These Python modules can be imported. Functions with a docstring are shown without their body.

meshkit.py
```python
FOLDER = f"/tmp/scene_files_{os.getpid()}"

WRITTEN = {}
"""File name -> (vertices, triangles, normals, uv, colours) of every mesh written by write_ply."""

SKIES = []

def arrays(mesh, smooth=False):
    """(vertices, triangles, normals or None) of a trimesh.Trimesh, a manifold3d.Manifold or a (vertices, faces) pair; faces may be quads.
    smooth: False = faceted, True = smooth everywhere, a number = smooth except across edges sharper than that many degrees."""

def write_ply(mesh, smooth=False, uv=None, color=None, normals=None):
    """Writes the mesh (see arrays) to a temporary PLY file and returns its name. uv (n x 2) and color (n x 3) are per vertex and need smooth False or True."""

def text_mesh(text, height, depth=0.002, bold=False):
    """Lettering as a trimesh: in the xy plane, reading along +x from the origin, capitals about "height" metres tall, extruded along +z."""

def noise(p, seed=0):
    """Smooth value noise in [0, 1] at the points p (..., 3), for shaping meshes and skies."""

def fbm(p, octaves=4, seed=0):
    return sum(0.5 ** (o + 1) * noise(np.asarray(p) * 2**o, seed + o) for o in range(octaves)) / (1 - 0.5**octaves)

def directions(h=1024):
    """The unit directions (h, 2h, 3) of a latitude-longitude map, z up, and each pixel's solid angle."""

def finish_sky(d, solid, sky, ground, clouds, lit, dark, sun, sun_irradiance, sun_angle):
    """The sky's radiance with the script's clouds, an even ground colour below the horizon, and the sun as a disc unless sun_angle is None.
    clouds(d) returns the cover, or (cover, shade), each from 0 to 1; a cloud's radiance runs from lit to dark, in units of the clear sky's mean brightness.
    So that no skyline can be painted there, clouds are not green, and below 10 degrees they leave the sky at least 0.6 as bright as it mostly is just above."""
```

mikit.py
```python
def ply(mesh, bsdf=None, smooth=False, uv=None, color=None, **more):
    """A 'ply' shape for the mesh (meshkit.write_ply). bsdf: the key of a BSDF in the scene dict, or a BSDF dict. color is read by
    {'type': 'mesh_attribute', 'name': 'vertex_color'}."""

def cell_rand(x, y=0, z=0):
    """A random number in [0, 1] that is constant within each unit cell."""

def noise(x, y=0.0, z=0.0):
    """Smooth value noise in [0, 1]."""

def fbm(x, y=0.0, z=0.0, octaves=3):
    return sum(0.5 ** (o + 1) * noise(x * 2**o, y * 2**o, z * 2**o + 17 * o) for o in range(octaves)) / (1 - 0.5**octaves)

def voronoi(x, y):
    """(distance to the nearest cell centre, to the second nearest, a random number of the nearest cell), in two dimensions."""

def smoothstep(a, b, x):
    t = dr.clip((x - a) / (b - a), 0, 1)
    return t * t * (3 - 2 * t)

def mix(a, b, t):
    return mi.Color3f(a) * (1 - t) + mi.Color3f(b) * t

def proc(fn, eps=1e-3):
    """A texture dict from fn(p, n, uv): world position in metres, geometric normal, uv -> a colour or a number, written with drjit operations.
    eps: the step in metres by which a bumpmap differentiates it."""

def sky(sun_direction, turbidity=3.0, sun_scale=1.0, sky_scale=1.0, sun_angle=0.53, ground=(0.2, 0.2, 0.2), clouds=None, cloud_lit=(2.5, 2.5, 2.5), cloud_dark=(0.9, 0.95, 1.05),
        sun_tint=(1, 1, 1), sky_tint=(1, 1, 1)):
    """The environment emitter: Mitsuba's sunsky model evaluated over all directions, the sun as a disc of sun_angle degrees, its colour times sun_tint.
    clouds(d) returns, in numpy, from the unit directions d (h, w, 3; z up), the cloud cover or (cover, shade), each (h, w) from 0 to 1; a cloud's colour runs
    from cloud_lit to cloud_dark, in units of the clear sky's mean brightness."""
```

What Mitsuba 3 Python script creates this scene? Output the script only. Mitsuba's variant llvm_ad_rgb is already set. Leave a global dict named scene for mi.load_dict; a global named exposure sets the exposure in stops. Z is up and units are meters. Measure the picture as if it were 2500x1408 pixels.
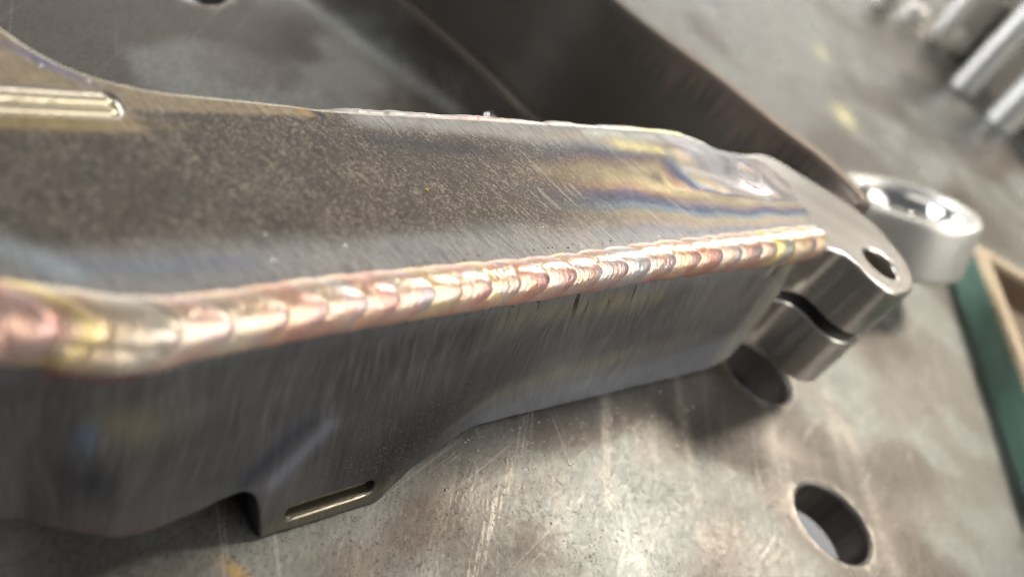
import math, random, numpy as np, trimesh, drjit as dr, mitsuba as mi, mikit, meshkit
from shapely.geometry import Polygon, LineString, Point, box
from shapely import affinity
from mikit import noise, fbm, smoothstep, mix, proc

# All lengths below are in millimetres and become metres in add(): x runs along the weld, y away from the viewer across the arm, z up from the table.
MM = 0.001
T = mi.ScalarTransform4f
scene, labels = {"type": "scene"}, {}
rng = np.random.default_rng(7)
random.seed(7)

# ---------------------------------------------------------------- camera, lamps, exposure
CAM = np.array([-18.87, -45.1, 85.0])
FWD = np.array([0.6864, 0.4466, -0.5736])
UP = np.array([0.0808, 0.7387, 0.6692])
scene["camera"] = {"type": "thinlens", "fov": 57.0, "fov_axis": "x", "near_clip": 0.005, "far_clip": 30.0,
                   "aperture_radius": 0.00105, "focus_distance": 0.111,
                   "to_world": T().look_at(origin=(CAM * MM).tolist(), target=((CAM + FWD * 100) * MM).tolist(), up=UP.tolist())}
exposure = 0.25
scene["room_light"] = {"type": "constant", "radiance": {"type": "rgb", "value": [0.105, 0.11, 0.118]}}


def lamp(name, pos, target, sx, sy, rgb, label):
    scene[name] = {"type": "rectangle", "to_world": T().look_at(origin=pos, target=target, up=[0, 0, 1]).scale([sx / 2, sy / 2, 1]),
                   "emitter": {"type": "area", "radiance": {"type": "rgb", "value": rgb}}}
    labels[name] = {"label": label, "category": "lamp"}


lamp("ceiling_lamp", [1.08, 0.15, 0.98], [0.06, 0, 0], 0.26, 0.24, [56.0, 51.0, 43.0], "square workshop lamp high beyond the welded arm")
lamp("wide_lamp", [0.50, -1.10, 0.80], [0.06, 0, 0], 1.3, 0.8, [3.5, 3.35, 3.1], "wide workshop lamp on the near side of the arm")
lamp("side_lamp", [-1.10, 2.30, 0.52], [0.3, 0.08, 0], 1.7, 0.9, [10.0, 10.2, 10.5], "long workshop lamp behind the table")
lamp("back_fill", [0.55, 1.05, 1.00], [0.05, 0.03, 0], 0.8, 0.5, [1.1, 1.07, 1.02], "added fill light behind the arm")  # fill light added to lift the dark table behind the arm
lamp("low_lamp", [2.1, 2.4, 0.66], [0.1, 0.05, 0], 3.2, 0.6, [4.6, 4.45, 4.1], "long low workshop lamp far beyond the table")

# ---------------------------------------------------------------- helpers


def add(key, mesh, bsdf, smooth=False, color=None):
    m = trimesh.Trimesh(np.asarray(mesh.vertices) * MM, mesh.faces, process=False)
    scene[key] = mikit.ply(m, bsdf, smooth=smooth, color=color)


def tag(key, label=None, cat=None, group=None, kind=None):
    labels[key] = {k: v for k, v in (("label", label), ("category", cat), ("group", group), ("kind", kind)) if v}


def join(ms):
    return trimesh.util.concatenate(ms)


def dens(ring, step):
    ring = np.asarray(ring)
    out = []
    for a, b in zip(ring[:-1], ring[1:]):
        n = max(1, int(np.linalg.norm(b - a) / step))
        out += [a + (b - a) * k / n for k in range(n)]
    return np.array(out)


def cap(poly, z, up=True):
    v, f = trimesh.creation.triangulate_polygon(poly, engine="earcut")
    n = np.cross(v[f[:, 1]] - v[f[:, 0]], v[f[:, 2]] - v[f[:, 0]])
    f = np.where((n > 0)[:, None] == up, f, f[:, ::-1])
    return trimesh.Trimesh(np.column_stack([v, np.full(len(v), z)]), f, process=False)


def cap_fine(poly, rings, z, spacing):
    """Top face made of small even triangles, so that it can be bent."""
    from scipy.spatial import Delaunay
    from shapely import contains_xy
    x0, y0, x1, y1 = poly.bounds
    gx, gy = np.meshgrid(np.arange(x0, x1, spacing), np.arange(y0, y1, spacing))
    g = np.column_stack([gx.ravel() + (np.arange(gx.size) // gx.shape[1] % 2) * spacing / 2, gy.ravel()])
    g = g[contains_xy(poly.buffer(-spacing * 0.6), g[:, 0], g[:, 1])]
    v = np.vstack(list(rings) + [g])
    f = Delaunay(v).simplices
    cc = v[f].mean(1)
    f = f[contains_xy(poly, cc[:, 0], cc[:, 1])]
    e1, e2 = v[f[:, 1]] - v[f[:, 0]], v[f[:, 2]] - v[f[:, 0]]
    cr = e1[:, 0] * e2[:, 1] - e1[:, 1] * e2[:, 0]
    f = np.where((cr > 0)[:, None], f, f[:, ::-1])[np.abs(cr) > 1e-7]
    return trimesh.Trimesh(np.column_stack([v, np.full(len(v), z)]), f, process=False)


def plate(poly, z0, z1, ch, step=1.0, seg=3, fine=None):
    """(top and bottom faces, rim) of an upright prism whose upper edge is rounded by ch."""
    rings = [poly.exterior] + list(poly.interiors)
    rim, inner = [], []
    for k, r in enumerate(rings):
        c = np.asarray(r.coords)[:, :2]
        area = 0.5 * np.sum(c[:-1, 0] * c[1:, 1] - c[1:, 0] * c[:-1, 1])
        if (area > 0) != (k == 0):
            c = c[::-1]
        p = dens(c, step)
        d0 = p - np.roll(p, 1, 0)
        d1 = np.roll(p, -1, 0) - p
        n0 = np.column_stack([-d0[:, 1], d0[:, 0]]) / np.linalg.norm(d0, axis=1, keepdims=True)
        n1 = np.column_stack([-d1[:, 1], d1[:, 0]]) / np.linalg.norm(d1, axis=1, keepdims=True)
        nn = n0 + n1
        nn /= np.maximum(np.sum(nn * n0, axis=1, keepdims=True), 0.4)
        prof = [(0, z0)] + [(ch * (1 - math.cos(a)), z1 - ch + ch * math.sin(a)) for a in np.linspace(0, math.pi / 2, seg + 1)]
        vs = np.vstack([np.column_stack([p + nn * o, np.full(len(p), z)]) for o, z in prof])
        m, i = len(p), np.arange(len(p))
        j = (i + 1) % m
        fs = []
        for q in range(len(prof) - 1):
            a, b = q * m, (q + 1) * m
            fs += [np.column_stack([a + i, a + j, b + j]), np.column_stack([a + i, b + j, b + i])]
        rim.append(trimesh.Trimesh(vs, np.vstack(fs), process=False))
        inner.append(p + nn * ch)
    ip = Polygon(inner[0], inner[1:])
    if fine:
        return cap_fine(ip, inner, z1, fine), join(rim)
    top = cap(ip, z1)
    bottom = cap(poly, z0, False)
    return join([top, bottom]), join(rim)


def lathe(profile, sections=64):
    """Closed revolved profile (r, z) around z."""
    m = trimesh.creation.revolve(np.array(profile, float), sections=sections)
    return m


def align(mesh, base, axis):
    M = trimesh.geometry.align_vectors([0, 0, 1], np.asarray(axis, float))
    M[:3, 3] = base
    mesh = mesh.copy()
    mesh.apply_transform(M)
    return mesh


def smooth_poly(pts, closed=False, n=8):
    """Catmull-Rom through the points."""
    p = np.asarray(pts, float)
    out = []
    N = len(p)
    for k in range(N if closed else N - 1):
        a, b, c_, d = [p[(k + o) % N] if closed else p[min(max(k + o, 0), N - 1)] for o in (-1, 0, 1, 2)]
        for t in np.arange(n) / n:
            out.append(0.5 * (2 * b + (c_ - a) * t + (2 * a - 5 * b + 4 * c_ - d) * t * t + (3 * b - a - 3 * c_ + d) * t ** 3))
    if not closed:
        out.append(p[-1])
    return np.array(out)


# ---------------------------------------------------------------- materials
def blob(x, y, cx, cy, rx, ry, deg=0.0):
    c_, s_ = math.cos(math.radians(deg)), math.sin(math.radians(deg))
    u, v = ((x - cx) * c_ + (y - cy) * s_) / rx, (-(x - cx) * s_ + (y - cy) * c_) / ry
    return dr.exp(-(u * u + v * v))


def seg(x, y, a, b, w):
    dx, dy = b[0] - a[0], b[1] - a[1]
    L2 = dx * dx + dy * dy
    t = dr.clip(((x - a[0]) * dx + (y - a[1]) * dy) / L2, 0, 1)
    ex, ey = x - a[0] - t * dx, y - a[1] - t * dy
    return dr.exp(-(ex * ex + ey * ey) / (w * w))


def metal(key, col, rough, metallic=1.0, spec=0.5, bump=None, bscale=0.0, eps=4e-5, **more):
    b = {"type": "principled", "base_color": col if isinstance(col, dict) else {"type": "rgb", "value": list(col)}, "roughness": rough, "metallic": metallic, "specular": spec, **more}
    if bump is not None:
        b = {"type": "bumpmap", "arbitrary": proc(bump, eps=eps), "scale": bscale, "bsdf": b}
    scene[key] = {"type": "twosided", "bsdf": b}


def top_color(p, n, uv):
    x, y = p.x * 1000, p.y * 1000
    g1 = noise(x * 4.7, y * 4.7 + 5, 1.0)
    g2 = noise(x * 7.5, y * 5.5, 9.0)
    cl = fbm(x * 0.22, y * 0.22, 3.0)
    # black mill scale with pale worn grains
    grain = smoothstep(0.5, 0.9, 0.55 * g1 + 0.3 * g2 + 0.3 * cl)
    c = mix((0.105, 0.090, 0.078), (0.275, 0.238, 0.20), grain)
    # dull worn border along the cut edge and around the slot
    edge = smoothstep(23.1, 23.9, y + 0.35 * (g1 - 0.5) + 0.014 * (36 - x)) * (1 - smoothstep(34, 41, x))
    pad = smoothstep(0.0, 1.0, dr.minimum((17.0 - x + 0.5 * (g1 - 0.5)) / 0.8, (y - 19.6 + 0.4 * (g2 - 0.5)) / 0.8))
    tan = mix((0.30, 0.235, 0.16), (0.42, 0.34, 0.24), noise(x * 1.2, y * 3.0, 4.0))
    c = mix(c, tan, dr.maximum(edge, pad) * 0.9)
    c = mix(c, (0.34, 0.26, 0.10), 0.7 * blob(x, y, 8, 20.9, 8, 1.0))
    c = mix(c, (0.20, 0.20, 0.34), 0.8 * blob(x, y, 10.8, 29.3, 4.2, 0.7, -40))
    c = mix(c, (0.60, 0.36, 0.10), 0.8 * seg(x, y, (35.2, 25), (36.4, 25), 0.9))
    c = mix(c, (0.03, 0.035, 0.06), 0.9 * seg(x, y, (35.6, 25.4), (37.2, 23.8), 0.5))
    # blue grey heat haze along the corner weld; the tint bands wander a little
    wx, wy = fbm((x + y) * 0.12, (y - x) * 0.12, 40.0) - 0.5, fbm((x + 0.7 * y) * 0.10, (y - 0.7 * x) * 0.10, 50.0) - 0.5
    sx = smoothstep(40, 60, x)
    x0, y0 = x, y
    x, y = x + 4.5 * wx * sx, y + 1.8 * wy * sx + 0.2 * (g2 - 0.5)
    wob = 1.6 * (fbm(x * 0.12, y * 0.3, 7.0) - 0.5)
    near = 1 - smoothstep(3.4, 7.4, y + wob - 0.5)
    haze = mix((0.30, 0.315, 0.32), (0.38, 0.345, 0.33), fbm(x * 0.16, y * 0.3, 11.0))
    c = mix(c, haze * (0.8 + 0.3 * g2), near * 0.88)
    c = mix(c, (0.22, 0.25, 0.32), 0.6 * seg(x, y, (4, 4.4), (20, 3.6), 1.2))
    c = mix(c, (0.36, 0.41, 0.45), 0.7 * seg(x, y, (-2, 9.5), (6, 3.6), 1.2))
    # heat haze along the far weld
    far = smoothstep(20.2, 23.0, y + 0.05 * (x - 58) + wob * 0.6) * smoothstep(38, 44, x)
    c = mix(c, (0.40, 0.385, 0.375), far * 0.85)
    c = mix(c, (0.055, 0.05, 0.07), 0.6 * seg(x, y, (42, 20.3), (58, 18.4), 1.2))
    # temper colours: a heat field falling off from both welds and from the end of the arm, read through one colour ramp
    n1 = fbm((x + 0.6 * y) * 0.09, (y - 0.6 * x) * 0.13, 61.0, octaves=4) - 0.5
    lam = 12.5 - 6.2 * smoothstep(72, 100, x)
    hc = dr.exp(-dr.maximum(y - 3.0, 0) / lam)
    hf = dr.exp(-dr.maximum(24.8 - y, 0) / 9.0)
    he = smoothstep(78, 104, x + 0.25 * (y - 14)) * smoothstep(8.6, 12.6, y + 1.2 * smoothstep(96, 108, x))
    h = dr.maximum(dr.maximum(hc, hf), he * 0.95) + 0.13 * n1 + 0.02 * (g2 - 0.5)
    k = smoothstep(56, 80, x + 5 * n1)
    t = c
    for a, b, col in ((0.26, 0.34, (0.44, 0.365, 0.225)), (0.36, 0.42, (0.30, 0.20, 0.14)), (0.42, 0.465, (0.15, 0.105, 0.17)), (0.465, 0.51, (0.055, 0.08, 0.185)), (0.53, 0.60, (0.20, 0.26, 0.34)),
                      (0.60, 0.68, (0.42, 0.36, 0.26)), (0.69, 0.77, (0.37, 0.30, 0.24)), (0.78, 0.87, (0.25, 0.245, 0.29)), (0.88, 1.0, (0.33, 0.34, 0.36))):
        t = mix(t, col, smoothstep(a, b, h))
    c = mix(c, t, (0.68 - 0.25 * smoothstep(15.5, 18.5, y) * (1 - smoothstep(90, 98, x))) * k * (0.75 + 0.5 * fbm(x * 0.3, y * 0.3, 71.0)))
    c = mix(c, (0.78, 0.67, 0.34), 0.85 * seg(x, y, (83, 20.6), (91, 19.8), 1.2) * (0.6 + 0.8 * g1))
    c = mix(c, (0.55, 0.58, 0.53), 0.7 * seg(x, y, (79, 22.9), (94, 22.4), 0.9))
    c = mix(c, (0.50, 0.50, 0.52), 0.6 * seg(x, y, (94, 15.6), (109, 10.8), 0.9))
    c = mix(c, (0.14, 0.125, 0.15), 0.7 * seg(x, y, (103.5, 20.6), (115, 15.5), 0.8))
    c = mix(c, (0.22, 0.20, 0.20), 0.8 * smoothstep(113, 117, x + 0.25 * (y - 12)) * smoothstep(8, 10, y))
    # stray scratches
    sc = smoothstep(0.86, 0.90, noise((x0 * 0.95 + y0 * 0.3) * 2.6, (y0 - x0 * 0.3) * 0.12, 83.0))
    c = mix(c, (0.50, 0.46, 0.40), 0.32 * sc * smoothstep(45, 62, x))
    # fine brushing across the plate
    br = noise((x0 * 0.95 + y0 * 0.3) * 7.0, (y0 - x0 * 0.3) * 0.9, 2.0)
    return c * (0.72 + 0.56 * br)


def top_rough(p, n, uv):
    x, y = p.x * 1000, p.y * 1000
    return 0.40 + 0.16 * noise(x * 2.6, y * 2.6, 5.0) - 0.08 * smoothstep(60, 90, x)


def top_bump(p, n, uv):
    x, y = p.x * 1000, p.y * 1000
    br = noise((x * 0.95 + y * 0.3) * 6.0, (y - x * 0.3) * 0.8, 2.0)
    return 0.6 * noise(x * 3.1, y * 3.1 + 5, 1.0) * (1 - smoothstep(55, 85, x)) + 0.5 * br + 0.4 * noise(x * 9, y * 9, 3.0)


def side_color(p, n, uv):
    x, z = p.x * 1000, p.z * 1000
    cl = fbm(x * 0.13, z * 0.2, 21.0)
    # grinding marks run steeply across the side
    ww = 2.0 * (noise(x * 0.2, z * 0.12, 77.0) - 0.5)
    lean = 0.05 + 0.30 * smoothstep(30, 70, x)
    br = fbm((x + lean * z + ww) * 1.7, (z - 0.22 * x) * 0.10, 2.0, octaves=4)
    br2 = fbm((x + lean * z + ww) * 5.0, (z - 0.30 * x) * 0.35, 6.0, octaves=2)
    spk = noise(x * 7.0, z * 5.0, 3.0)
    c = mix((0.12, 0.115, 0.115), (0.225, 0.215, 0.20), dr.clip(0.55 * br + 0.12 + 0.9 * (cl - 0.5), 0, 1))
    c = mix(c, (0.24, 0.25, 0.27), 0.5 * smoothstep(0.55, 0.8, br2) * smoothstep(8, 18, z))
    c = mix(c, (0.13, 0.13, 0.125), 0.7 * blob(x, z, 72, 16, 12, 6, 8))
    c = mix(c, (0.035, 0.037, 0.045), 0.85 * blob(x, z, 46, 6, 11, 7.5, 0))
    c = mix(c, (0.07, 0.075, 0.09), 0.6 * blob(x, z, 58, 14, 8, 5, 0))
    c = mix(c, (0.40, 0.36, 0.31), 0.5 * smoothstep(0.72, 0.86, spk) * blob(x, z, 46, 7, 12, 8, 0))
    # heat haze below the corner weld, lightened to paint in a bright sheen
    c = mix(c, (0.31, 0.325, 0.34), 0.7 * smoothstep(21.5, 26.5, z + 2 * (cl - 0.5)))
    c = mix(c, (0.33, 0.285, 0.20), 0.65 * seg(x, z, (52, 23), (80, 22), 2.2) * (0.5 + br))
    c = mix(c, (0.26, 0.23, 0.19), 0.6 * smoothstep(78, 100, x) * smoothstep(12, 20, z) * (0.3 + br))
    # straw and blue grey bands above the lower weld
    lo = smoothstep(49, 60, x)
    c = mix(c, (0.34, 0.29, 0.17), 0.8 * lo * seg(x, z, (52, 3.6), (60, 6.0), 1.0))
    c = mix(c, (0.27, 0.26, 0.21), 0.6 * lo * seg(x, z, (60, 6.8), (100, 10.8), 2.4))
    band = lo * (1 - smoothstep(2.5, 8.5, z - 0.07 * (x - 62) + 1.2 * (cl - 0.5)))
    c = mix(c, (0.30, 0.315, 0.335), 0.75 * band)
    c = mix(c, (0.50, 0.46, 0.38), 0.8 * smoothstep(108, 114, x - 0.1 * (14 - z)) * (0.5 + 0.8 * br))
    # heat marks near the left end, a painted fold highlight and dark bands
    c = mix(c, (0.34, 0.30, 0.22), 0.7 * seg(x, z, (14, 4.5), (23, 5.6), 1.0))
    c = mix(c, (0.30, 0.27, 0.18), 0.8 * blob(x, z, 10.4, 18.6, 3.6, 1.8, -20))
    c = mix(c, (0.18, 0.26, 0.38), 0.7 * blob(x, z, 7.4, 17.6, 0.9, 1.8, 0))
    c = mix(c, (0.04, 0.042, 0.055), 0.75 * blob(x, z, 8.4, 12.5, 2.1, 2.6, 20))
    c = mix(c, (0.36, 0.12, 0.12), 0.8 * seg(x, z, (4.2, 24.6), (9.5, 24.6), 0.9))
    c = mix(c, (0.17, 0.11, 0.11), 0.6 * seg(x, z, (2, 7), (14, 5.5), 1.6))
    c = mix(c, (0.32, 0.33, 0.39), 0.75 * seg(x, z, (26.6, 7.4), (31.5, 13.0), 1.2))  # painted highlight where the side folds out into the foot
    c = mix(c, (0.045, 0.06, 0.10), 0.6 * seg(x, z, (23.4, 8.6), (28.3, 13.8), 1.4))
    c = mix(c, (0.24, 0.20, 0.13), 0.6 * seg(x, z, (28, 1.2), (44, 1.2), 1.2))
    # deep scratches under the weld
    scr = smoothstep(0.80, 0.86, noise((x + 0.45 * z) * 1.9, (z - 0.45 * x) * 0.22, 31.0)) * blob(x, z, 66, 24, 12, 2.6, 0)
    c = mix(c, (0.015, 0.015, 0.018), 0.9 * scr)
    return c * (0.78 + 0.16 * br + 0.34 * br2) * (0.84 + 0.85 * smoothstep(46, 76, x)) * mi.Color3f(0.96, 0.99, 1.05)  # brightens towards the right end: a sheen put into the colour


def side_bump(p, n, uv):
    x, z = p.x * 1000, p.z * 1000
    return 0.18 * noise((x + 0.22 * z) * 2.6, (z - 0.22 * x) * 0.2, 2.0) + 0.5 * noise((x + 0.30 * z) * 8.0, (z - 0.30 * x) * 0.6, 6.0) + 0.35 * noise(x * 7, z * 7, 3.0)


HOLES = [(115.3, -31.6), (126.0, -3.3), (57.8, 97.0)]


def table_color(p, n, uv):
    x, y = p.x * 1000, p.y * 1000
    u, v = 0.66 * x + 0.75 * y, -0.75 * x + 0.66 * y
    big = fbm(x * 0.035, y * 0.035, 2.0)
    mid = fbm(x * 0.11 + 9, y * 0.11, 5.0)
    fine = noise(u * 1.6, v * 3.4, 1.0)
    dot = noise(x * 4.3, y * 4.3, 8.0)
    c = mix((0.172, 0.165, 0.152), (0.228, 0.236, 0.226), smoothstep(0.35, 0.65, mid))
    c = mix(c, (0.105, 0.088, 0.078), 0.8 * smoothstep(0.50, 0.66, big))
    st = blob(x, y, 47, -11, 8, 3.4, 30) + 0.8 * blob(x, y, 58.7, -18.3, 5, 4, 0) + 0.8 * blob(x, y, 84, -31, 16, 4, 30) + 0.7 * blob(x, y, 30, -16, 14, 4, 20) + 0.5 * blob(x, y, 100, 60, 30, 10, 80)
    c = mix(c, (0.115, 0.09, 0.078), 0.8 * dr.minimum(st * (0.55 + 0.9 * mid), 1.0))
    c = mix(c, (0.46, 0.29, 0.10), 0.75 * blob(x, y, 23.2, -10.4, 0.8, 2.0, 30))  # golden glow of bounced light, painted on beside the foot
    # rubbed and scratched streaks, and one broad pale patch
    sk = (seg(x, y, (71, -1), (46, -21), 0.9) * smoothstep(0.3, 0.7, noise(v * 4.5, u * 0.15, 3.0)) + 0.8 * seg(x, y, (87.4, 0), (74, -17), 0.9) + 0.7 * seg(x, y, (105, 0), (90, -21), 1.0)
          + 0.3 * seg(x, y, (122, -9), (108, -27), 1.3) + 0.4 * seg(x, y, (138, -18), (118, -46), 1.8) + 0.3 * seg(x, y, (150, -2), (128, -24), 1.4))
    c = mix(c, (0.42, 0.385, 0.345), 0.65 * dr.minimum(sk * (0.35 + 0.9 * fine), 1.0))
    s2 = smoothstep(0.70, 0.86, noise(v * 0.9, u * 0.035, 12.0)) * (0.3 + 0.7 * noise(u * 0.2, v, 4.0))
    c = mix(c, (0.38, 0.355, 0.325), 0.16 * s2)
    c = mix(c, (0.55, 0.57, 0.55), 0.35 * blob(x, y, 72, -21, 8, 8, 0))
    for ca, sa, fr, zz in ((0.28, 0.96, 3.1, 91.0), (0.86, -0.5, 2.6, 92.0), (0.95, 0.31, 3.6, 93.0)):
        uu, vv = ca * x + sa * y, -sa * x + ca * y
        ln = smoothstep(0.88, 0.92, noise(vv * fr, uu * 0.06, zz)) * smoothstep(0.45, 0.6, noise(vv * 0.12, uu * 0.05, zz + 9))
        c = mix(c, (0.50, 0.47, 0.43) if zz != 92.0 else (0.085, 0.075, 0.068), 0.30 * ln)
    for hx, hy in HOLES:
        hr = dr.sqrt(dr.square(x - hx) + dr.square(y - hy))
        c = mix(c, (0.44, 0.41, 0.37), 0.6 * smoothstep(-0.9, -0.5, p.z * 1000) * (1 - smoothstep(7.2, 8.8, hr + 1.5 * (noise(x * 0.8, y * 0.8, 6.0) - 0.5))))
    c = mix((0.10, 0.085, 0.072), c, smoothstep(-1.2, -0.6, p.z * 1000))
    # paint smears far out
    c = mix(c, (0.80, 0.76, 0.42), 0.75 * (blob(x, y, 266, 75, 7, 3.6, 40) + 0.5 * blob(x, y, 300, 112, 8, 3, 40)))
    c = mix(c, (0.62, 0.64, 0.62), 0.5 * seg(x, y, (60, 128), (98, 66), 3.0))
    c = mix(c, (0.16, 0.17, 0.24), 0.5 * blob(x, y, 262, 150, 26, 10, 60))
    c = mix(c, (0.06, 0.052, 0.045), 0.5 * smoothstep(0.76, 0.86, dot))
    g = noise(x * 8.5, y * 8.5, 15.0)
    return c * (0.74 + 0.30 * fine + 0.22 * g)


def table_rough(p, n, uv):
    x, y = p.x * 1000, p.y * 1000
    return 0.32 + 0.24 * fbm(x * 0.11 + 9, y * 0.11, 5.0) + 0.08 * noise(x * 2, y * 2, 1.0)


def table_bump(p, n, uv):
    x, y = p.x * 1000, p.y * 1000
    u, v = 0.66 * x + 0.75 * y, -0.75 * x + 0.66 * y
    return 0.5 * noise(u * 1.6, v * 3.4, 1.0) + 0.3 * noise(x * 4.3, y * 4.3, 8.0) + 1.6 * fbm(x * 0.4, y * 0.4, 5.0)


def bar_color(p, n, uv):
    x, y, z = p.x * 1000, p.y * 1000, p.z * 1000
    c = mix((0.11, 0.10, 0.088), (0.155, 0.14, 0.12), fbm(y * 0.12, z * 0.25, 3.0))
    wear = smoothstep(21.5, 27.5, z + 7 * (noise(y * 1.3, z * 0.1, 2.0) - 0.5)) * smoothstep(70, 40, y)
    return mix(c, (0.27, 0.215, 0.18), wear * 0.8)


def machined_color(p, n, uv):
    x, y, z = p.x * 1000, p.y * 1000, p.z * 1000
    b = noise(x * 0.7 + y * 0.7, z * 6.0, 2.0)
    return mix((0.66, 0.62, 0.58), (0.78, 0.745, 0.70), b)


def green_color(p, n, uv):
    x, y, z = p.x * 1000, p.y * 1000, p.z * 1000
    return mix((0.06, 0.13, 0.10), (0.11, 0.20, 0.155), fbm(x * 0.2, y * 0.2, z * 0.4))


def wood_color(p, n, uv):
    x, y = p.x * 1000, p.y * 1000
    return mix((0.50, 0.38, 0.24), (0.66, 0.54, 0.37), fbm(x * 0.3, y * 0.3, 2.0))


def floor_color(p, n, uv):
    return mix((0.46, 0.47, 0.50), (0.56, 0.57, 0.60), fbm(p.x * 6, p.y * 6, 1.0))


metal("top_steel", proc(top_color), proc(top_rough), 0.85, bump=top_bump, bscale=0.000012)
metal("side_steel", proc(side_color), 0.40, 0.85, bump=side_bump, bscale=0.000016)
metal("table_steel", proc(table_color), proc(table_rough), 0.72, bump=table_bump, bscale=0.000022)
metal("cut_steel", (0.66, 0.60, 0.50), 0.34, 1.0, bump=lambda p, n, uv: noise(p.x * 6000, p.y * 6000, p.z * 900), bscale=0.00002)
metal("dull_edge", (0.24, 0.215, 0.17), 0.42, 0.9)
metal("worn_tab", (0.62, 0.55, 0.41), 0.36, 1.0, bump=lambda p, n, uv: noise(p.x * 2500, p.y * 9000, p.z * 2500), bscale=0.00003)
metal("dark_tab", (0.20, 0.17, 0.10), 0.45, 0.9, bump=lambda p, n, uv: noise(p.x * 3500, p.y * 3500, p.z * 3500), bscale=0.00006)
metal("black_glass", (0.02, 0.018, 0.016), 0.15, 0.0)
metal("shade_black", (0.012, 0.011, 0.010), 0.6, 0.0)  # shade colour for the clevis gap and the blocker under the hole
metal("bead_metal", {"type": "mesh_attribute", "name": "vertex_color"}, 0.34, 0.75)
metal("tinted_metal", {"type": "mesh_attribute", "name": "vertex_color"}, 0.5, 0.85)
metal("machined", proc(machined_color), 0.26, 1.0, bump=lambda p, n, uv: noise(p.x * 400, p.y * 400, p.z * 5000) + 0.5 * noise(p.x * 2500, p.y * 2500, p.z * 2500), bscale=0.000012)
metal("satin", (0.84, 0.82, 0.76), 0.42, 0.8)
metal("pale_steel", (0.90, 0.87, 0.82), 0.34, 0.5)
metal("chrome", (0.80, 0.78, 0.75), 0.14, 1.0)
metal("bright_pin", (0.86, 0.85, 0.82), 0.42, 0.75)
metal("bar_steel", proc(bar_color), 0.5, 0.7)
metal("bar_edge", (0.30, 0.25, 0.21), 0.45, 0.9)
metal("green_paint", proc(green_color), 0.45, 0.0)
metal("rim_wood", proc(wood_color), 0.6, 0.0)
metal("brown_board", (0.17, 0.115, 0.07), 0.6, 0.0)
metal("brass", (0.60, 0.36, 0.12), 0.3, 1.0)
metal("floor_paint", proc(floor_color), 0.6, 0.0)
metal("dark_block", (0.10, 0.085, 0.065), 0.5, 0.6)

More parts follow.
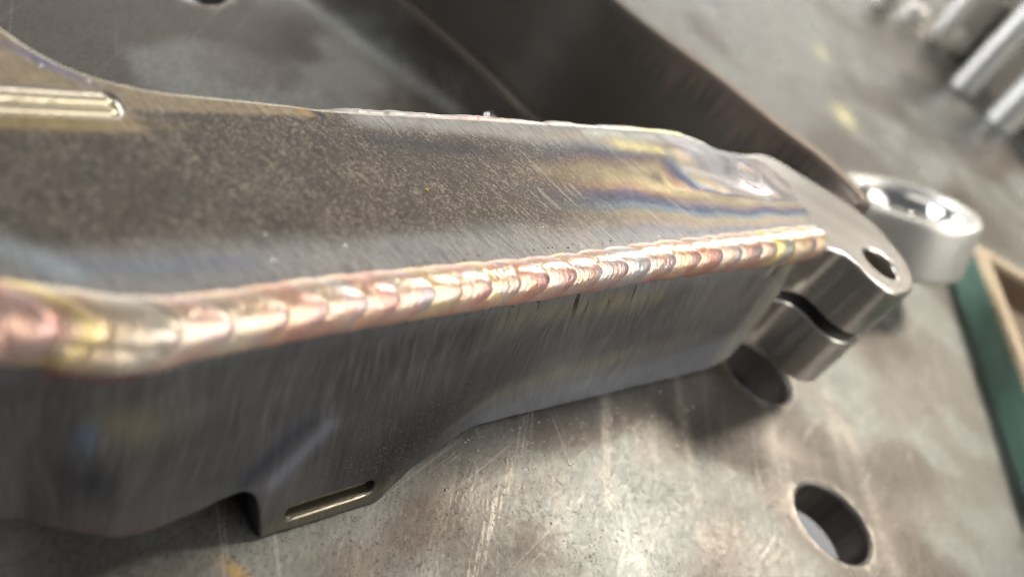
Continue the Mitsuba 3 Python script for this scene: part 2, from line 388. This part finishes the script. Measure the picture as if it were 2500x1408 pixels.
# ---------------------------------------------------------------- table and floor
outline = Polygon([(-260, -330), (980, -330), (980, 560), (-260, 560)], [Point(h).buffer(7.0, 32).exterior.coords for h in HOLES])
top, rim = plate(outline, -7.2, 0.0, 0.7, step=1.2)
sides = rim.split(only_watertight=False)
add("welding_table__top", top, "table_steel")
hole_rims = [s for s in sides if s.extents[0] < 50]
edge = [s for s in sides if s.extents[0] >= 50]
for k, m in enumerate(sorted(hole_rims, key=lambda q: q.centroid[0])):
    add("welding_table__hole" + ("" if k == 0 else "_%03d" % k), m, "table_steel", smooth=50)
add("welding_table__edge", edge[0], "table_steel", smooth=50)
legs = []
for k, (lx, ly) in enumerate([(-220, -290), (940, -290), (-220, 520), (940, 520)]):
    m = trimesh.creation.box([50, 50, 840])
    m.apply_translation([lx, ly, -7.2 - 420.5])
    add("welding_table__leg" + ("" if k == 0 else "_%03d" % k), m, "dark_block")
tag("welding_table", "scuffed grey steel welding table top with round drilled holes", "table")
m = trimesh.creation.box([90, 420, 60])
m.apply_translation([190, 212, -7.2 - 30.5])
add("welding_table__added_blocker", m, "shade_black")  # unseen dark block added under the table so one hole looks black
fl = trimesh.creation.box([9000, 9000, 20])
fl.apply_translation([1500, 500, -858])
add("floor", fl, "floor_paint")
tag("floor", "pale concrete workshop floor below the table", "floor", kind="structure")

# ---------------------------------------------------------------- the welded arm
SX = [-40, 0, 4, 7, 11, 15, 25, 36, 52, 74, 90, 105, 116]
TC = lambda s: np.interp(s, SX, [1.4, 1.3, 0.3, -0.6, -1.25, -1.1, -0.5, -0.12, 0.3, 1.2, 1.5, 1.7, 2.0])
RB = lambda s: np.interp(s, SX, [3.0, 3.0, 2.8, 2.65, 2.6, 2.45, 2.5, 2.4, 2.25, 2.3, 2.4, 2.5, 2.4])

# top plate
far = [(-40, 58), (-12, 55), (2, 43.5), (8.3, 34.4), (10.8, 30.9), (13.8, 28.5), (17.2, 27.2), (20.5, 26.5), (26, 26.1), (34, 25.6), (39, 25.2), (58, 25.0), (78, 24.9), (92, 24.9), (101, 24.6), (106, 24.0), (110.5, 22.6)]
endc = [(113.2, 20.7), (118.7, 18.0), (121.4, 14.1), (120.6, 10.6), (119.1, 6.8), (117.5, 3.2)]
near = [(s, float(TC(s)) - 0.2) for s in (116, 105, 90, 74, 52, 36, 25, 15, 7, 4, 0, -40)]
pl = np.vstack([smooth_poly(far, n=6), smooth_poly(endc, n=6), near])
slot = box(-14, 22.4, 15.4, 25.2).intersection(box(-20, 20, 30, 30)).buffer(-0.9).buffer(0.9)
tp = Polygon(pl, [slot.exterior.coords])


def top_z(s, t):
    """the sheet is slightly wavy, dished round the plug weld and turned down towards the end of the arm"""
    w = 0.22 * (meshkit.fbm(np.stack([s * 0.07, t * 0.07, s * 0], -1), 2, 31) - 0.5)
    q = np.hypot((s - 110.2) / 1.3, t - 15.2)
    w -= 0.15 * np.exp(-((q - 4.6) / 1.7) ** 2)
    a = np.clip((s - 96) / 14, 0, 1)
    w -= a * (1.1 * np.clip((t - 17.5) / 5, 0, 1) ** 2 + 0.5 * np.clip((s - 112) / 8, 0, 1) ** 2 * (t > 5))
    w -= 0.35 * np.exp(-((t - 11.0 + 0.035 * (s - 80)) / 2.4) ** 2) * np.clip((s - 60) / 20, 0, 1)
    w += a * 0.7 * (meshkit.fbm(np.stack([s * 0.28, t * 0.28, s * 0], -1), 2, 44) - 0.5) * np.clip((t - 9) / 3, 0, 1)
    w += 0.45 * np.exp(-(((s - 97) / 5) ** 2 + ((t - 20.5) / 2.2) ** 2))
    return w


def lift(m):
    m.vertices = m.vertices + np.column_stack([np.zeros((len(m.vertices), 2)), top_z(m.vertices[:, 0], m.vertices[:, 1])])
    return m


top, rim = [lift(m) for m in plate(tp, 27.0, 30.0, 0.7, step=0.5, fine=0.7)]
add("welded_steel_arm__top_plate", top, "top_steel", smooth=True)
add("welded_steel_arm__top_plate__cut_edge", rim, "cut_steel", smooth=40)
ridges = []
for yy, ry, rz, x1 in ((24.45, 0.62, 0.8, 15.5), (23.15, 0.70, 0.65, 15.5)):
    m = trimesh.creation.capsule(height=26, radius=1.0, count=[24, 24])
    m.apply_transform(trimesh.transformations.rotation_matrix(math.pi / 2, [0, 1, 0]))
    m.apply_translation([-m.bounds[1][0], 0, 0])
    m.vertices = m.vertices * [1, ry, rz] + [x1, yy, 29.35]
    ridges.append(m)
add("welded_steel_arm__top_plate__slot_tab", join(ridges), "worn_tab", smooth=True)

# side plate: leans out into a foot between x = 27 and 45


def side_t(s, z):
    F = 6.3 * np.clip((61.5 - s) / 20.0, 0, 1) ** 1.35 * (0.72 + 0.28 * np.clip((s - 2) / 20, 0, 1))
    topt = TC(s) - RB(s) * 0.50
    bott = np.where(s > 60, -1.0, topt + 0.0) * 1.0
    w = np.clip(1 - z / 27.0, 0, 1)
    base = topt * (1 - w) + np.minimum(topt, -1.0) * w
    return base - F * np.clip(1 - z / 23.0, 0, 1) ** 1.2


low = [(-40, 9), (-6, 9), (3, 8.2), (12, 5.4), (18, 6.2), (21.5, 7.2), (23.4, 7.2), (24.9, 6.0), (25.9, 3.4), (26.6, 0.35)]
low2 = [(33, 0.15), (42, 0.1), (50, 0.15), (60, 0.25), (80, 0.2), (112, 0.3)]
rt = [(116.2, 1.6), (117.6, 4.5), (117.2, 12), (115.8, 20), (114.6, 28.2)]
sp_ = np.vstack([smooth_poly(low, n=5), smooth_poly(low2, n=3), smooth_poly(rt, n=4), [(-40, 28.2)]])
sslot = box(29.2, 1.75, 40.4, 3.45)
sslot = affinity.rotate(sslot, 0.5).buffer(-0.75).buffer(0.75)


def bend(m, t0=0.0):
    """from the flat (along, height, out) to the leaning side of the arm; the third coordinate points out of the arm"""
    v = np.array(m.vertices)
    out = np.column_stack([v[:, 0], side_t(v[:, 0], v[:, 1]) - (v[:, 2] + t0), v[:, 1]])
    wav = (meshkit.fbm(np.column_stack([v[:, 0] * 0.25, v[:, 1] * 0.25, v[:, 0] * 0]), 3, 4) - 0.5) * 0.25
    out[:, 1] += wav
    return trimesh.Trimesh(out, m.faces[:, ::-1] if False else m.faces, process=False)


top, rim = plate(Polygon(sp_, [sslot.exterior.coords]), -3.0, 0.0, 0.35, step=0.45, fine=0.6)
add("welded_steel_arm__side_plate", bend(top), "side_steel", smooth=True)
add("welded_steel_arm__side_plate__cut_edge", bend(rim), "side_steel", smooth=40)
bt, br_ = plate(sslot.buffer(-0.5), -4.0, -0.75, 0.3, step=0.5)
add("welded_steel_arm__side_plate__slot_tab", bend(join([bt, br_])), "dark_tab", smooth=40)
u = np.linspace(29.9, 39.6, 60)
ring_ = np.arange(10) * 2 * math.pi / 10
ctr = np.column_stack([u, side_t(u, np.full(60, 1.78)) - 0.02, np.full(60, 1.78)])
rad = 0.2 * np.sqrt(np.clip(1 - np.linspace(-1, 1, 60) ** 8, 0.02, 1))
V = (ctr[:, None] + rad[:, None, None] * np.stack([0 * ring_, np.cos(ring_), np.sin(ring_)], -1)[None]).reshape(-1, 3)
i, j = np.meshgrid(np.arange(59), np.arange(10), indexing="ij")
q = np.stack([i * 10 + j, i * 10 + (j + 1) % 10, (i + 1) * 10 + (j + 1) % 10, (i + 1) * 10 + j], -1).reshape(-1, 4)
add("welded_steel_arm__side_plate__slot_lip_glint", trimesh.Trimesh(V, np.vstack([q[:, [0, 2, 1]], q[:, [0, 3, 2]]]), process=False), "worn_tab", smooth=True)  # bright ridge added where the lower slot edge catches light
# the far side and the hidden web that close the box
fp = trimesh.creation.box([112, 3, 26.7])
fp.apply_translation([56, 22.6, 13.5])
add("welded_steel_arm__far_plate", fp, "bar_steel")


def bead(key, s0, s1, tc, zc, rb, edges, cols, a0=40, a1=222, step=0.055, na=72, c_arc=4.6, ends=(1.2, 1.0), hues=None, seed=1, bulge=0.6):
    """A ripple weld: a rounded ridge built up from overlapping puddles whose backs bulge towards +x."""
    s = np.arange(s0, s1, step)
    a = np.radians(np.linspace(a0, a1, na))
    S, A = np.meshgrid(s, a, indexing="ij")
    W = (A - a.mean()) / (a[-1] - a[0]) * 2
    R = rb(S)
    wob = meshkit.noise(np.stack([S * 0.8, A * 2.2, S * 0], -1), seed) - 0.5
    Q = S + c_arc * np.abs(W - 0.05) ** 1.6 * (R / 2.2) + 0.4 * wob
    E = np.asarray(edges, float)
    k = np.clip(np.searchsorted(E, Q) , 1, len(E) - 1)
    L = E[k] - E[k - 1]
    U = np.clip((Q - E[k - 1]) / L, 0, 1)
    rnd = lambda q: np.modf(np.abs(np.sin(k * 12.9898 + q * 78.233) * 43758.5453))[0]
    fine = np.zeros_like(Q)
    for f, am in ((1.4, 1.0), (2.7, 0.6)):
        ph = Q * f + 0.5 * (meshkit.noise(np.stack([S * 1.6, A * 3, S * 0 + f], -1), seed + 3) - 0.5)
        fr = ph - np.floor(ph)
        fine += am * (fr ** 1.5 - 0.4) * (0.35 + 0.9 * rnd(f))
    rip = np.clip(1 - U * 0.5, 0, 1)
    dome = np.sin(np.clip(U, 0, 1) * math.pi * 0.62) ** 0.8 * 0.34 * np.clip(L / 4.4, 0.6, 2.0) * (1 - 0.35 * W ** 2)
    drop = 1 - 0.9 * np.clip((U - (1 - np.maximum(0.45 / L, 0.10))) / np.maximum(0.45 / L, 0.10), 0, 1) ** 1.5
    grit = meshkit.noise(np.stack([S * 5.5, A * 11, S * 0], -1), seed + 9) - 0.5
    h = dome * drop + 0.026 * fine * (0.4 + 0.6 * rip) + 0.035 * grit * (U < 0.75) + 0.05 * wob
    e = np.clip((S - s0) / ends[0], 0, 1)
    g = np.clip((s1 - S) / ends[1], 0, 1)
    tap = np.sqrt(np.clip(1 - (1 - e) ** 2, 0, 1)) * np.sqrt(np.clip(1 - (1 - g) ** 2, 0, 1))
    foot = 1 - np.clip((np.abs(W) - 0.86) / 0.14, 0, 1) ** 2 * 0.16
    rr = (R + h + bulge * (1 / (1 + np.exp(-(S - 3.1) / 0.25))) * (1 / (1 + np.exp((S - 10.8) / 0.8))) * np.clip((W - 0.32) / 0.28, 0, 1) ** 1.3) * np.maximum(tap, 0.03) * foot
    V = np.stack([S, tc(S) + rr * np.cos(A), zc(S) + rr * np.sin(A)], -1).reshape(-1, 3)
    i, j = np.meshgrid(np.arange(len(s) - 1), np.arange(na - 1), indexing="ij")
    q = np.stack([i * na + j, i * na + j + 1, (i + 1) * na + j + 1, (i + 1) * na + j], -1).reshape(-1, 4)
    F = np.vstack([q[:, [0, 1, 2]], q[:, [0, 2, 3]]])
    # oxide colours: gold on the crown of each puddle, mauve at its back, red copper along the lower toe
    cr, pk, mv, rd = [np.array(x) for x in cols]
    m = lambda a_, b_, t: a_ * (1 - t[..., None]) + b_ * t[..., None]
    cloud = meshkit.fbm(np.stack([S * 0.9, A * 2.4, S * 0 + 3], -1), 3, seed + 5)
    C = m(np.broadcast_to(pk, S.shape + (3,)), cr, np.clip(1.15 - 1.5 * U + 1.6 * (cloud - 0.5) + 0.3 * rnd(2), 0, 1))
    C = m(C, mv, np.clip((U - 0.62) / 0.12, 0, 1) * (0.6 + 0.4 * rnd(5)))
    C = m(C, rd, np.clip((W - 0.25) / 0.5, 0, 1) * (0.5 + 0.5 * rnd(7)))
    line = np.clip((0.18 - np.abs(((Q * 1.4) % 1) - 0.9)) / 0.18, 0, 1) * (rnd(1.4) > 0.25) * (0.4 + 0.6 * (W < 0.3))
    C = m(C, np.array([0.22, 0.12, 0.08]), 0.8 * line * np.clip(cloud * 2 - 0.2, 0, 1))
    pal = np.array([(0.93, 0.74, 0.46), (0.72, 0.40, 0.34), (0.80, 0.55, 0.50), (0.66, 0.62, 0.60), (0.86, 0.62, 0.30), (0.74, 0.42, 0.34), (0.62, 0.50, 0.52)])
    C = m(C, pal[(k * 5 + 2) % 7], 0.36 * np.clip(0.3 + 1.4 * (cloud - 0.15), 0, 1))
    blot = meshkit.fbm(np.stack([S * 0.55, A * 1.6, S * 0 + 8], -1), 4, seed + 15)
    C = m(C, np.array([0.64, 0.30, 0.25]), 0.55 * np.clip((blot - 0.56) / 0.12, 0, 1))
    C = m(C, np.array([0.50, 0.52, 0.56]), 0.55 * np.clip((0.40 - blot) / 0.10, 0, 1))
    C = m(C, np.array([0.15, 0.075, 0.06]), 0.9 * np.clip((U - (1 - np.maximum(0.42 / L, 0.085))) / np.maximum(0.14 / L, 0.03), 0, 1) * np.clip(1.15 - np.abs(W), 0, 1))
    if hues is not None:
        for cx, wx, col, st in hues:
            C = m(C, np.array(col), st * np.exp(-((Q - cx) / wx) ** 2))
    C = C * (0.86 + 0.28 * (meshkit.noise(np.stack([S * 7, A * 14, S * 0], -1), seed + 2)))[..., None]
    nrm = trimesh.Trimesh(V, F, process=False)
    c0 = np.array([0, 0, 0])
    if nrm.face_normals[:, 2].mean() < 0:
        F = F[:, ::-1]
    add(key, trimesh.Trimesh(V, F, process=False), "bead_metal", smooth=True, color=np.clip(C.reshape(-1, 3), 0.01, 0.97))


EDGES = [-14, -9, -4.5, -0.5, 3.5, 6.6, 11.8, 16.2, 21.3, 25.2, 29.3, 33.1, 37.4, 41.0, 45.0, 49.1, 53.4, 58.0, 62.4, 67.2, 71.7, 76.8, 82.1, 87.3, 91.8, 96.8, 101.0, 106.0, 112.3, 117.5, 124]
bead("welded_steel_arm__corner_weld", -14.0, 116.0, TC, lambda s: np.interp(s, [30, 60], [28.2, 27.9]), RB, EDGES,
     [(0.92, 0.70, 0.48), (0.80, 0.50, 0.42), (0.58, 0.46, 0.49), (0.56, 0.23, 0.18)],
     hues=[(0.5, 3.5, (0.82, 0.50, 0.42), 0.6), (5.5, 0.9, (0.98, 0.76, 0.30), 0.85), (10.5, 3.2, (0.62, 0.58, 0.50), 0.85), (16.5, 2.0, (0.72, 0.66, 0.60), 0.5),
           (69.5, 2.4, (0.55, 0.58, 0.60), 0.85), (39, 2.0, (0.72, 0.62, 0.42), 0.5), (101.5, 1.5, (0.90, 0.72, 0.25), 0.8), (104.0, 1.0, (0.36, 0.46, 0.46), 0.7), (108, 2.5, (0.82, 0.64, 0.36), 0.6), (116.3, 1.0, (0.42, 0.52, 0.52), 0.9)])

# the weld along the far edge, seen as a lumpy outline
s = np.arange(37.5, 109.5, 0.12)
a = np.radians(np.linspace(-60, 200, 26))
S, A = np.meshgrid(s, a, indexing="ij")
lump = meshkit.fbm(np.stack([S * 0.42, S * 0, S * 0], -1), 3, 12)
rip = np.abs(np.sin(S * 1.15 + 1.5 * lump))
R = 0.45 + 0.8 * lump + 0.05 * rip + 0.25 * np.exp(-((S - 89) / 2.0) ** 2) + 0.35 * np.exp(-((S - 99) / 2.2) ** 2)
R *= 0.52 * np.clip((S - 37.3) / 5, 0.15, 1) * np.clip((109.8 - S) / 4, 0.1, 1)
TF = np.interp(s, [37, 58, 78, 92, 101, 106, 110.5], [25.1, 24.8, 24.6, 24.5, 24.2, 23.6, 22.2])[:, None]
V = np.stack([S, TF + R * np.cos(A) * 1.1, 29.75 + top_z(S, TF + 0 * S) + R * np.sin(A) * 0.9], -1).reshape(-1, 3)
na = len(a)
i, j = np.meshgrid(np.arange(len(s) - 1), np.arange(na - 1), indexing="ij")
q = np.stack([i * na + j, (i + 1) * na + j, (i + 1) * na + j + 1, i * na + j + 1], -1).reshape(-1, 4)
C = np.array([0.52, 0.50, 0.49])[None, None] * np.ones(S.shape + (1,))
for cx, wx, col, st in [(62, 6, (0.62, 0.42, 0.38), 0.6), (70, 4, (0.70, 0.66, 0.58), 0.6), (84, 5, (0.55, 0.56, 0.58), 0.6), (89, 3, (0.78, 0.62, 0.5), 0.6), (94, 3, (0.78, 0.68, 0.40), 0.8), (99, 3, (0.72, 0.70, 0.36), 0.7), (105, 3, (0.55, 0.52, 0.5), 0.7)]:
    w = (st * np.exp(-((S - cx) / wx) ** 2))[..., None]
    C = C * (1 - w) + np.array(col) * w
add("welded_steel_arm__far_weld", trimesh.Trimesh(V, np.vstack([q[:, [0, 1, 2]], q[:, [0, 2, 3]]]), process=False), "tinted_metal", smooth=True, color=C.reshape(-1, 3))

# plug weld near the end: a shallow oval dimple with a raised lip
pw = lathe([(0.0, -0.05), (1.1, -0.02), (1.7, 0.02), (2.1, 0.10), (2.5, 0.08), (3.2, -0.05)], 40)
pw.apply_translation([110.2, 15.2, 30.0 + float(top_z(np.array(110.2), np.array(15.2)))])
v = pw.vertices - [110.2, 15.2, 30.0]
rr = np.linalg.norm(v[:, :2], axis=1)
Cp = np.array([0.36, 0.28, 0.235]) + np.clip((rr - 1.5) / 0.8, 0, 1)[:, None] * (np.array([0.33, 0.325, 0.36]) - np.array([0.36, 0.28, 0.235]))
add("welded_steel_arm__plug_weld", pw, "tinted_metal", smooth=True, color=Cp)

# end clevis: two stacked lugs with a narrow gap, bored for a bolt
cl = smooth_poly([(106, 21.0), (118, 21.6), (125, 21.4), (130.2, 16.6), (137.0, 9.2), (139.2, 2.6), (136.6, -6.2), (130.6, -10.4), (124.4, -10.2), (121.4, -7.2), (120.9, -3.2), (118.6, -0.6), (112.0, 0.6), (104, 2)], closed=True, n=6)
bore = Point(128.9, -4.3).buffer(3.3, 24)
cpoly = Polygon(cl).buffer(0).difference(bore)
for nm, z0, z1, ch in (("upper_lug", 18.7, 28.5, 0.5), ("lower_lug", 6.2, 16.4, 0.5)):
    t_, r_ = plate(cpoly, z0, z1, ch, step=0.6, seg=4)
    add("welded_steel_arm__end_clevis__" + nm, join([t_, r_]), "machined", smooth=35)
gap_fill = Polygon(cl).buffer(-1.1).difference(Point(128.9, -4.3).buffer(3.4)).buffer(0)
gap_fill = max(getattr(gap_fill, "geoms", [gap_fill]), key=lambda g: g.area)
t_, r_ = plate(gap_fill, 16.3, 18.8, 0.05, step=1.0, seg=1)
add("welded_steel_arm__end_clevis__gap_shade", join([t_, r_]), "shade_black")  # near-black fill that stands for the deep shade in the gap
tag("welded_steel_arm", "boxed steel arm with a copper coloured ripple weld along its corner edge", "suspension arm")
tag("welded_steel_arm__corner_weld", "rippled copper and gold weld bead")
tag("welded_steel_arm__end_clevis", "bright machined slotted clevis")

# ---------------------------------------------------------------- dark curved bar behind
path = smooth_poly([(98, 128), (103.5, 112), (107, 101.7), (112.4, 88.5), (116.8, 75.6), (119.5, 64.1), (124.2, 54), (130.2, 44), (135.6, 31), (140.2, 22.5), (141.8, 15.5), (140.9, 9.6)], n=6)
d = np.gradient(path, axis=0)
nrm = np.column_stack([-d[:, 1], d[:, 0]]) / np.linalg.norm(d, axis=1, keepdims=True)
if (nrm[:, 0].mean()) < 0:
    nrm = -nrm
bar = Polygon(np.vstack([path, (path + nrm * 4.4)[::-1]])).buffer(0)
bar = max(getattr(bar, "geoms", [bar]), key=lambda g: g.area)
t_, r_ = plate(bar, 0.05, 29.0, 1.2, step=1.0)
add("curved_steel_bar__body", join([r_, t_]), "bar_steel", smooth=40)
foot_strip = Polygon(np.vstack([path[:46] - nrm[:46] * 0.0, (path[:46] - nrm[:46] * 3.2)[::-1]])).buffer(0)
t_, r_ = plate(foot_strip, 0.05, 1.6, 0.5, step=1.0)
add("curved_steel_bar__foot_strip", join([r_, t_]), "bar_edge", smooth=40)  # low paler strip along the foot of the bar
tag("curved_steel_bar", "dark brown curved steel bar standing on edge behind the welded arm", "steel bar")

# ---------------------------------------------------------------- bearing cup
B, AX = np.array([193.2, 13.9, 6.2]), np.array([-0.0708, 0.3699, 0.9264])
RO, LC = 16.45, 13.7
shell = lathe([(13.4, 0.4), (15.2, 0.0), (16.0, 0.5), (16.45, 1.5), (16.45, LC - 1.6), (16.1, LC - 0.5), (15.4, LC), (14.3, LC), (13.7, LC - 0.6), (13.4, LC - 2.0), (13.4, 0.4)], 96)
add("bearing_cup__shell", align(shell, B, AX), "satin", smooth=35)
race = lathe([(13.3, 1.0), (13.3, LC - 2.2), (12.2, LC - 1.4), (10.8, LC - 2.0), (9.8, LC - 4.0), (9.4, LC - 6.0), (9.8, 2.0), (13.3, 1.0)], 96)
add("bearing_cup__race", align(race, B, AX), "chrome", smooth=35)
tag("bearing_cup", "pale satin steel bearing cup with a shiny inner race beside the curved bar", "bearing")

# ---------------------------------------------------------------- green tray at the right
tc0 = np.array([237.5, 12.5])
d1 = np.array([-0.745, -0.667])
d2 = np.array([0.72, -0.69])
for k, (o, dd, nn, L_) in enumerate([(tc0, d1, d2, 150), (tc0, d2, d1, 110)]):
    q0, q1 = o, o + dd * L_
    w = Polygon([q0, q1, q1 + nn * 4.0, q0 + nn * 4.0])
    t_, r_ = plate(w if w.exterior.is_ccw else Polygon(list(w.exterior.coords)[::-1]), 0.05, 7.6, 0.3, step=4)
    add("green_tray__wall" + ("" if k == 0 else "_001"), join([t_, r_]), "green_paint", smooth=30)
    li = Polygon([q0 + nn * 4.02 + dd * 4.1, q1 + nn * 4.02, q1 + nn * 4.5, q0 + nn * 4.5 + dd * 4.1])
    t_, r_ = plate(li if li.exterior.is_ccw else Polygon(list(li.exterior.coords)[::-1]), 0.05, 7.5, 0.1, step=4)
    add("green_tray__lining" + ("" if k == 0 else "_001"), join([t_, r_]), "brown_board")
    w2 = w.buffer(-0.02)
    t_, r_ = plate(w2, 7.62, 9.0, 0.6, step=2)
    add("green_tray__rim" + ("" if k == 0 else "_001"), join([t_, r_]), "rim_wood", smooth=30)
bt = Polygon([tc0 + (d1 + d2) * 4.55, tc0 + d1 * 150 + d2 * 4.55, tc0 + d1 * 150 + d2 * 110, tc0 + d1 * 4.55 + d2 * 110])
t_, r_ = plate(bt, 0.06, 1.6, 0.2, step=6)
add("green_tray__bottom", join([t_, r_]), "brown_board")
tag("green_tray", "green painted tray with tan rim at the right edge of the photo", "tray")

# ---------------------------------------------------------------- far things on the table
LBL = ["shiny steel dowel pin standing nearer the dark block, left of the two", "shiny steel dowel pin standing at the far right edge"]
for k, (x, y, r) in enumerate([(405.5, 101.0, 5.6), (404.0, 78.5, 6.6)]):
    key = "dowel_pin" + ("" if k == 0 else "_001")
    H = 95
    body = lathe([(0, 0.1), (r - 0.8, 0.1), (r, 1.2), (r, H - 1.5), (r - 1.2, H), (0, H)], 48)
    body.apply_translation([x, y, 0])
    add(key + "__shaft", body, "bright_pin", smooth=35)
    ring = lathe([(r - 0.3, 21.0), (r + 0.35, 21.2), (r + 0.35, 23.4), (r - 0.3, 23.6)], 48)
    ring.apply_translation([x, y, 0])
    add(key + "__collar", ring, "satin", smooth=35)
    tag(key, LBL[k], "dowel pin", group="shiny pins standing on the table")
t_, r_ = plate(Polygon([(428, 60), (470, 45), (500, 118), (455, 136)]), 0.05, 70, 1.5, step=4)
add("shade_block", join([t_, r_]), "dark_block", smooth=30)  # dark block added to stand for the shadows between the pins
tag("shade_block", "added dark block for the shade between the shiny pins", "shade block")
for k, (x, y, w, h, lb) in enumerate([(424, 164, 6.2, 10, "pale shiny hex nut at the top of the photo, farther from the fork"), (441, 156, 6.6, 9, "pale shiny hex nut nearest the two pronged fork")]):
    hexa = Point(0, 0).buffer(w, 1)
    hexa = Polygon([(w * math.cos(a_), w * math.sin(a_)) for a_ in np.arange(6) * math.pi / 3 + 0.3 * k], [Point(0, 0).buffer(w * 0.5, 12).exterior.coords])
    t_, r_ = plate(affinity.translate(hexa, x, y), 0.05, h, 1.0, step=2)
    add("hex_nut" + ("" if k == 0 else "_%03d" % k), join([t_, r_]), "pale_steel", smooth=40)
    tag("hex_nut" + ("" if k == 0 else "_%03d" % k), lb, "nut", group="loose nuts on the table")
prongs = []
for k, (x, y) in enumerate([(441.5, 139.5), (453, 133.0)]):
    m = lathe([(0, 0.1), (2.5, 0.3), (4.6, 2.0), (5.2, 5.0), (5.0, 15.0), (0, 15.2)], 32)
    m.apply_translation([x, y, 0])
    add("steel_fork__prong" + ("" if k == 0 else "_001"), m, "pale_steel", smooth=40)
t_, r_ = plate(LineString([(441.5, 139.5), (453, 133.0)]).buffer(5.4, 12), 13.0, 31.0, 2.0, step=1.5)
add("steel_fork__body", join([t_, r_]), "pale_steel", smooth=40)
tag("steel_fork", "bright two pronged steel fork beside the shiny pins", "clevis fork")
m = lathe([(0, 0.1), (11, 0.1), (12, 1.2), (12, 22), (10.5, 24), (0, 24)], 48)
m.apply_translation([520, 165, 0])
add("brass_fitting__body", m, "brass", smooth=35)
m = lathe([(0, 24), (7, 24.05), (7, 33), (6, 34), (0, 34)], 40)
m.apply_translation([520, 165, 0])
add("brass_fitting__neck", m, "brass", smooth=35)
tag("brass_fitting", "small yellow brass fitting at the far top edge", "fitting")
m = trimesh.creation.icosphere(4, 1.3)
m.apply_translation([104.5, 61.5, 1.3])
add("glint_ball", m, "chrome", smooth=True)  # polished ball added to give a bright glint here
tag("glint_ball", "tiny shiny ball added for the bright glint just behind the arm", "ball")

# weld spatter: tiny beads of steel frozen onto the table
sp = []
base = trimesh.creation.icosphere(1, 1.0)
for k in range(420):
    if k < 150:
        x, y = rng.normal(66, 14), -abs(rng.normal(6, 9)) - 2.5
    else:
        x, y = rng.uniform(20, 200), rng.uniform(-55, 0)
    if y > -2.5 or any(math.hypot(x - h[0], y - h[1]) < 8 for h in HOLES) or (x < 50 and y > -12):
        continue
    m = base.copy()
    m.apply_scale(rng.uniform(0.05, 0.16) * (1.6 if rng.random() < 0.06 else 1))
    m.apply_translation([x, y, 0.03])
    sp.append(m)
add("weld_spatter", join(sp), "chrome", smooth=True)
tag("weld_spatter", "tiny bright specks of weld spatter stuck to the table", "weld spatter", kind="stuff")
# and a few specks stuck on the arm itself
for k, (x, y, r) in enumerate([(44.5, 12.2, 0.22), (30.5, 4.9, 0.2), (57.5, 5.9, 0.16), (22.4, 3.6, 0.2), (23.0, 6.8, 0.16), (13.9, 26.9, 0.2), (10.2, 28.6, 0.2), (95, 12.2, 0.15), (76.5, 3.4, 0.12)]):
    m = trimesh.creation.icosphere(2, r)
    m.apply_translation([x, y, 30.0 + float(top_z(np.array(x), np.array(y)))])
    add("welded_steel_arm__spatter" + ("" if k == 0 else "_%03d" % k), m, "brass" if k == 0 else "chrome", smooth=True)

# specks of silica along the toes of the corner weld
sp = []
base = trimesh.creation.icosphere(1, 1.0)
for k in range(150):
    x = rng.uniform(20, 114)
    up = rng.random() < 0.35
    r = rng.uniform(0.04, 0.11)
    if up:
        y, z = float(TC(x)) + 1.75 + abs(rng.normal(0, 0.5)), 30.02
        z += float(top_z(np.array(x), np.array(y)))
    else:
        z = 26.2 - abs(rng.normal(0, 0.9))
        y = float(side_t(np.array(x), np.array(z))) - 0.02
    m = base.copy()
    m.apply_scale(r)
    m.apply_translation([x, y, z])
    sp.append(m)
add("welded_steel_arm__silica_specks", join(sp), "black_glass", smooth=True)
tag("welded_steel_arm__silica_specks", kind="stuff")

# bright turnings scattered over the far half of the table
sp = []
for k in range(34):
    x, y = rng.uniform(215, 470), rng.uniform(20, 190)
    if math.hypot(x - 405, y - 90) < 26 or math.hypot(x - 447, y - 137) < 16 or (x > 425 and y < 140):
        continue
    m = trimesh.creation.icosphere(1, 1.0)
    m.vertices = m.vertices * [rng.uniform(0.4, 1.3), rng.uniform(0.3, 0.7), rng.uniform(0.2, 0.4)]
    m.apply_transform(trimesh.transformations.rotation_matrix(rng.uniform(0, 3), [0, 0, 1]))
    m.apply_translation([x, y, 0.3])
    sp.append(m)
add("metal_turnings", join(sp), "chrome")
tag("metal_turnings", "small bright metal turnings scattered on the far table top", "metal turnings", kind="stuff")
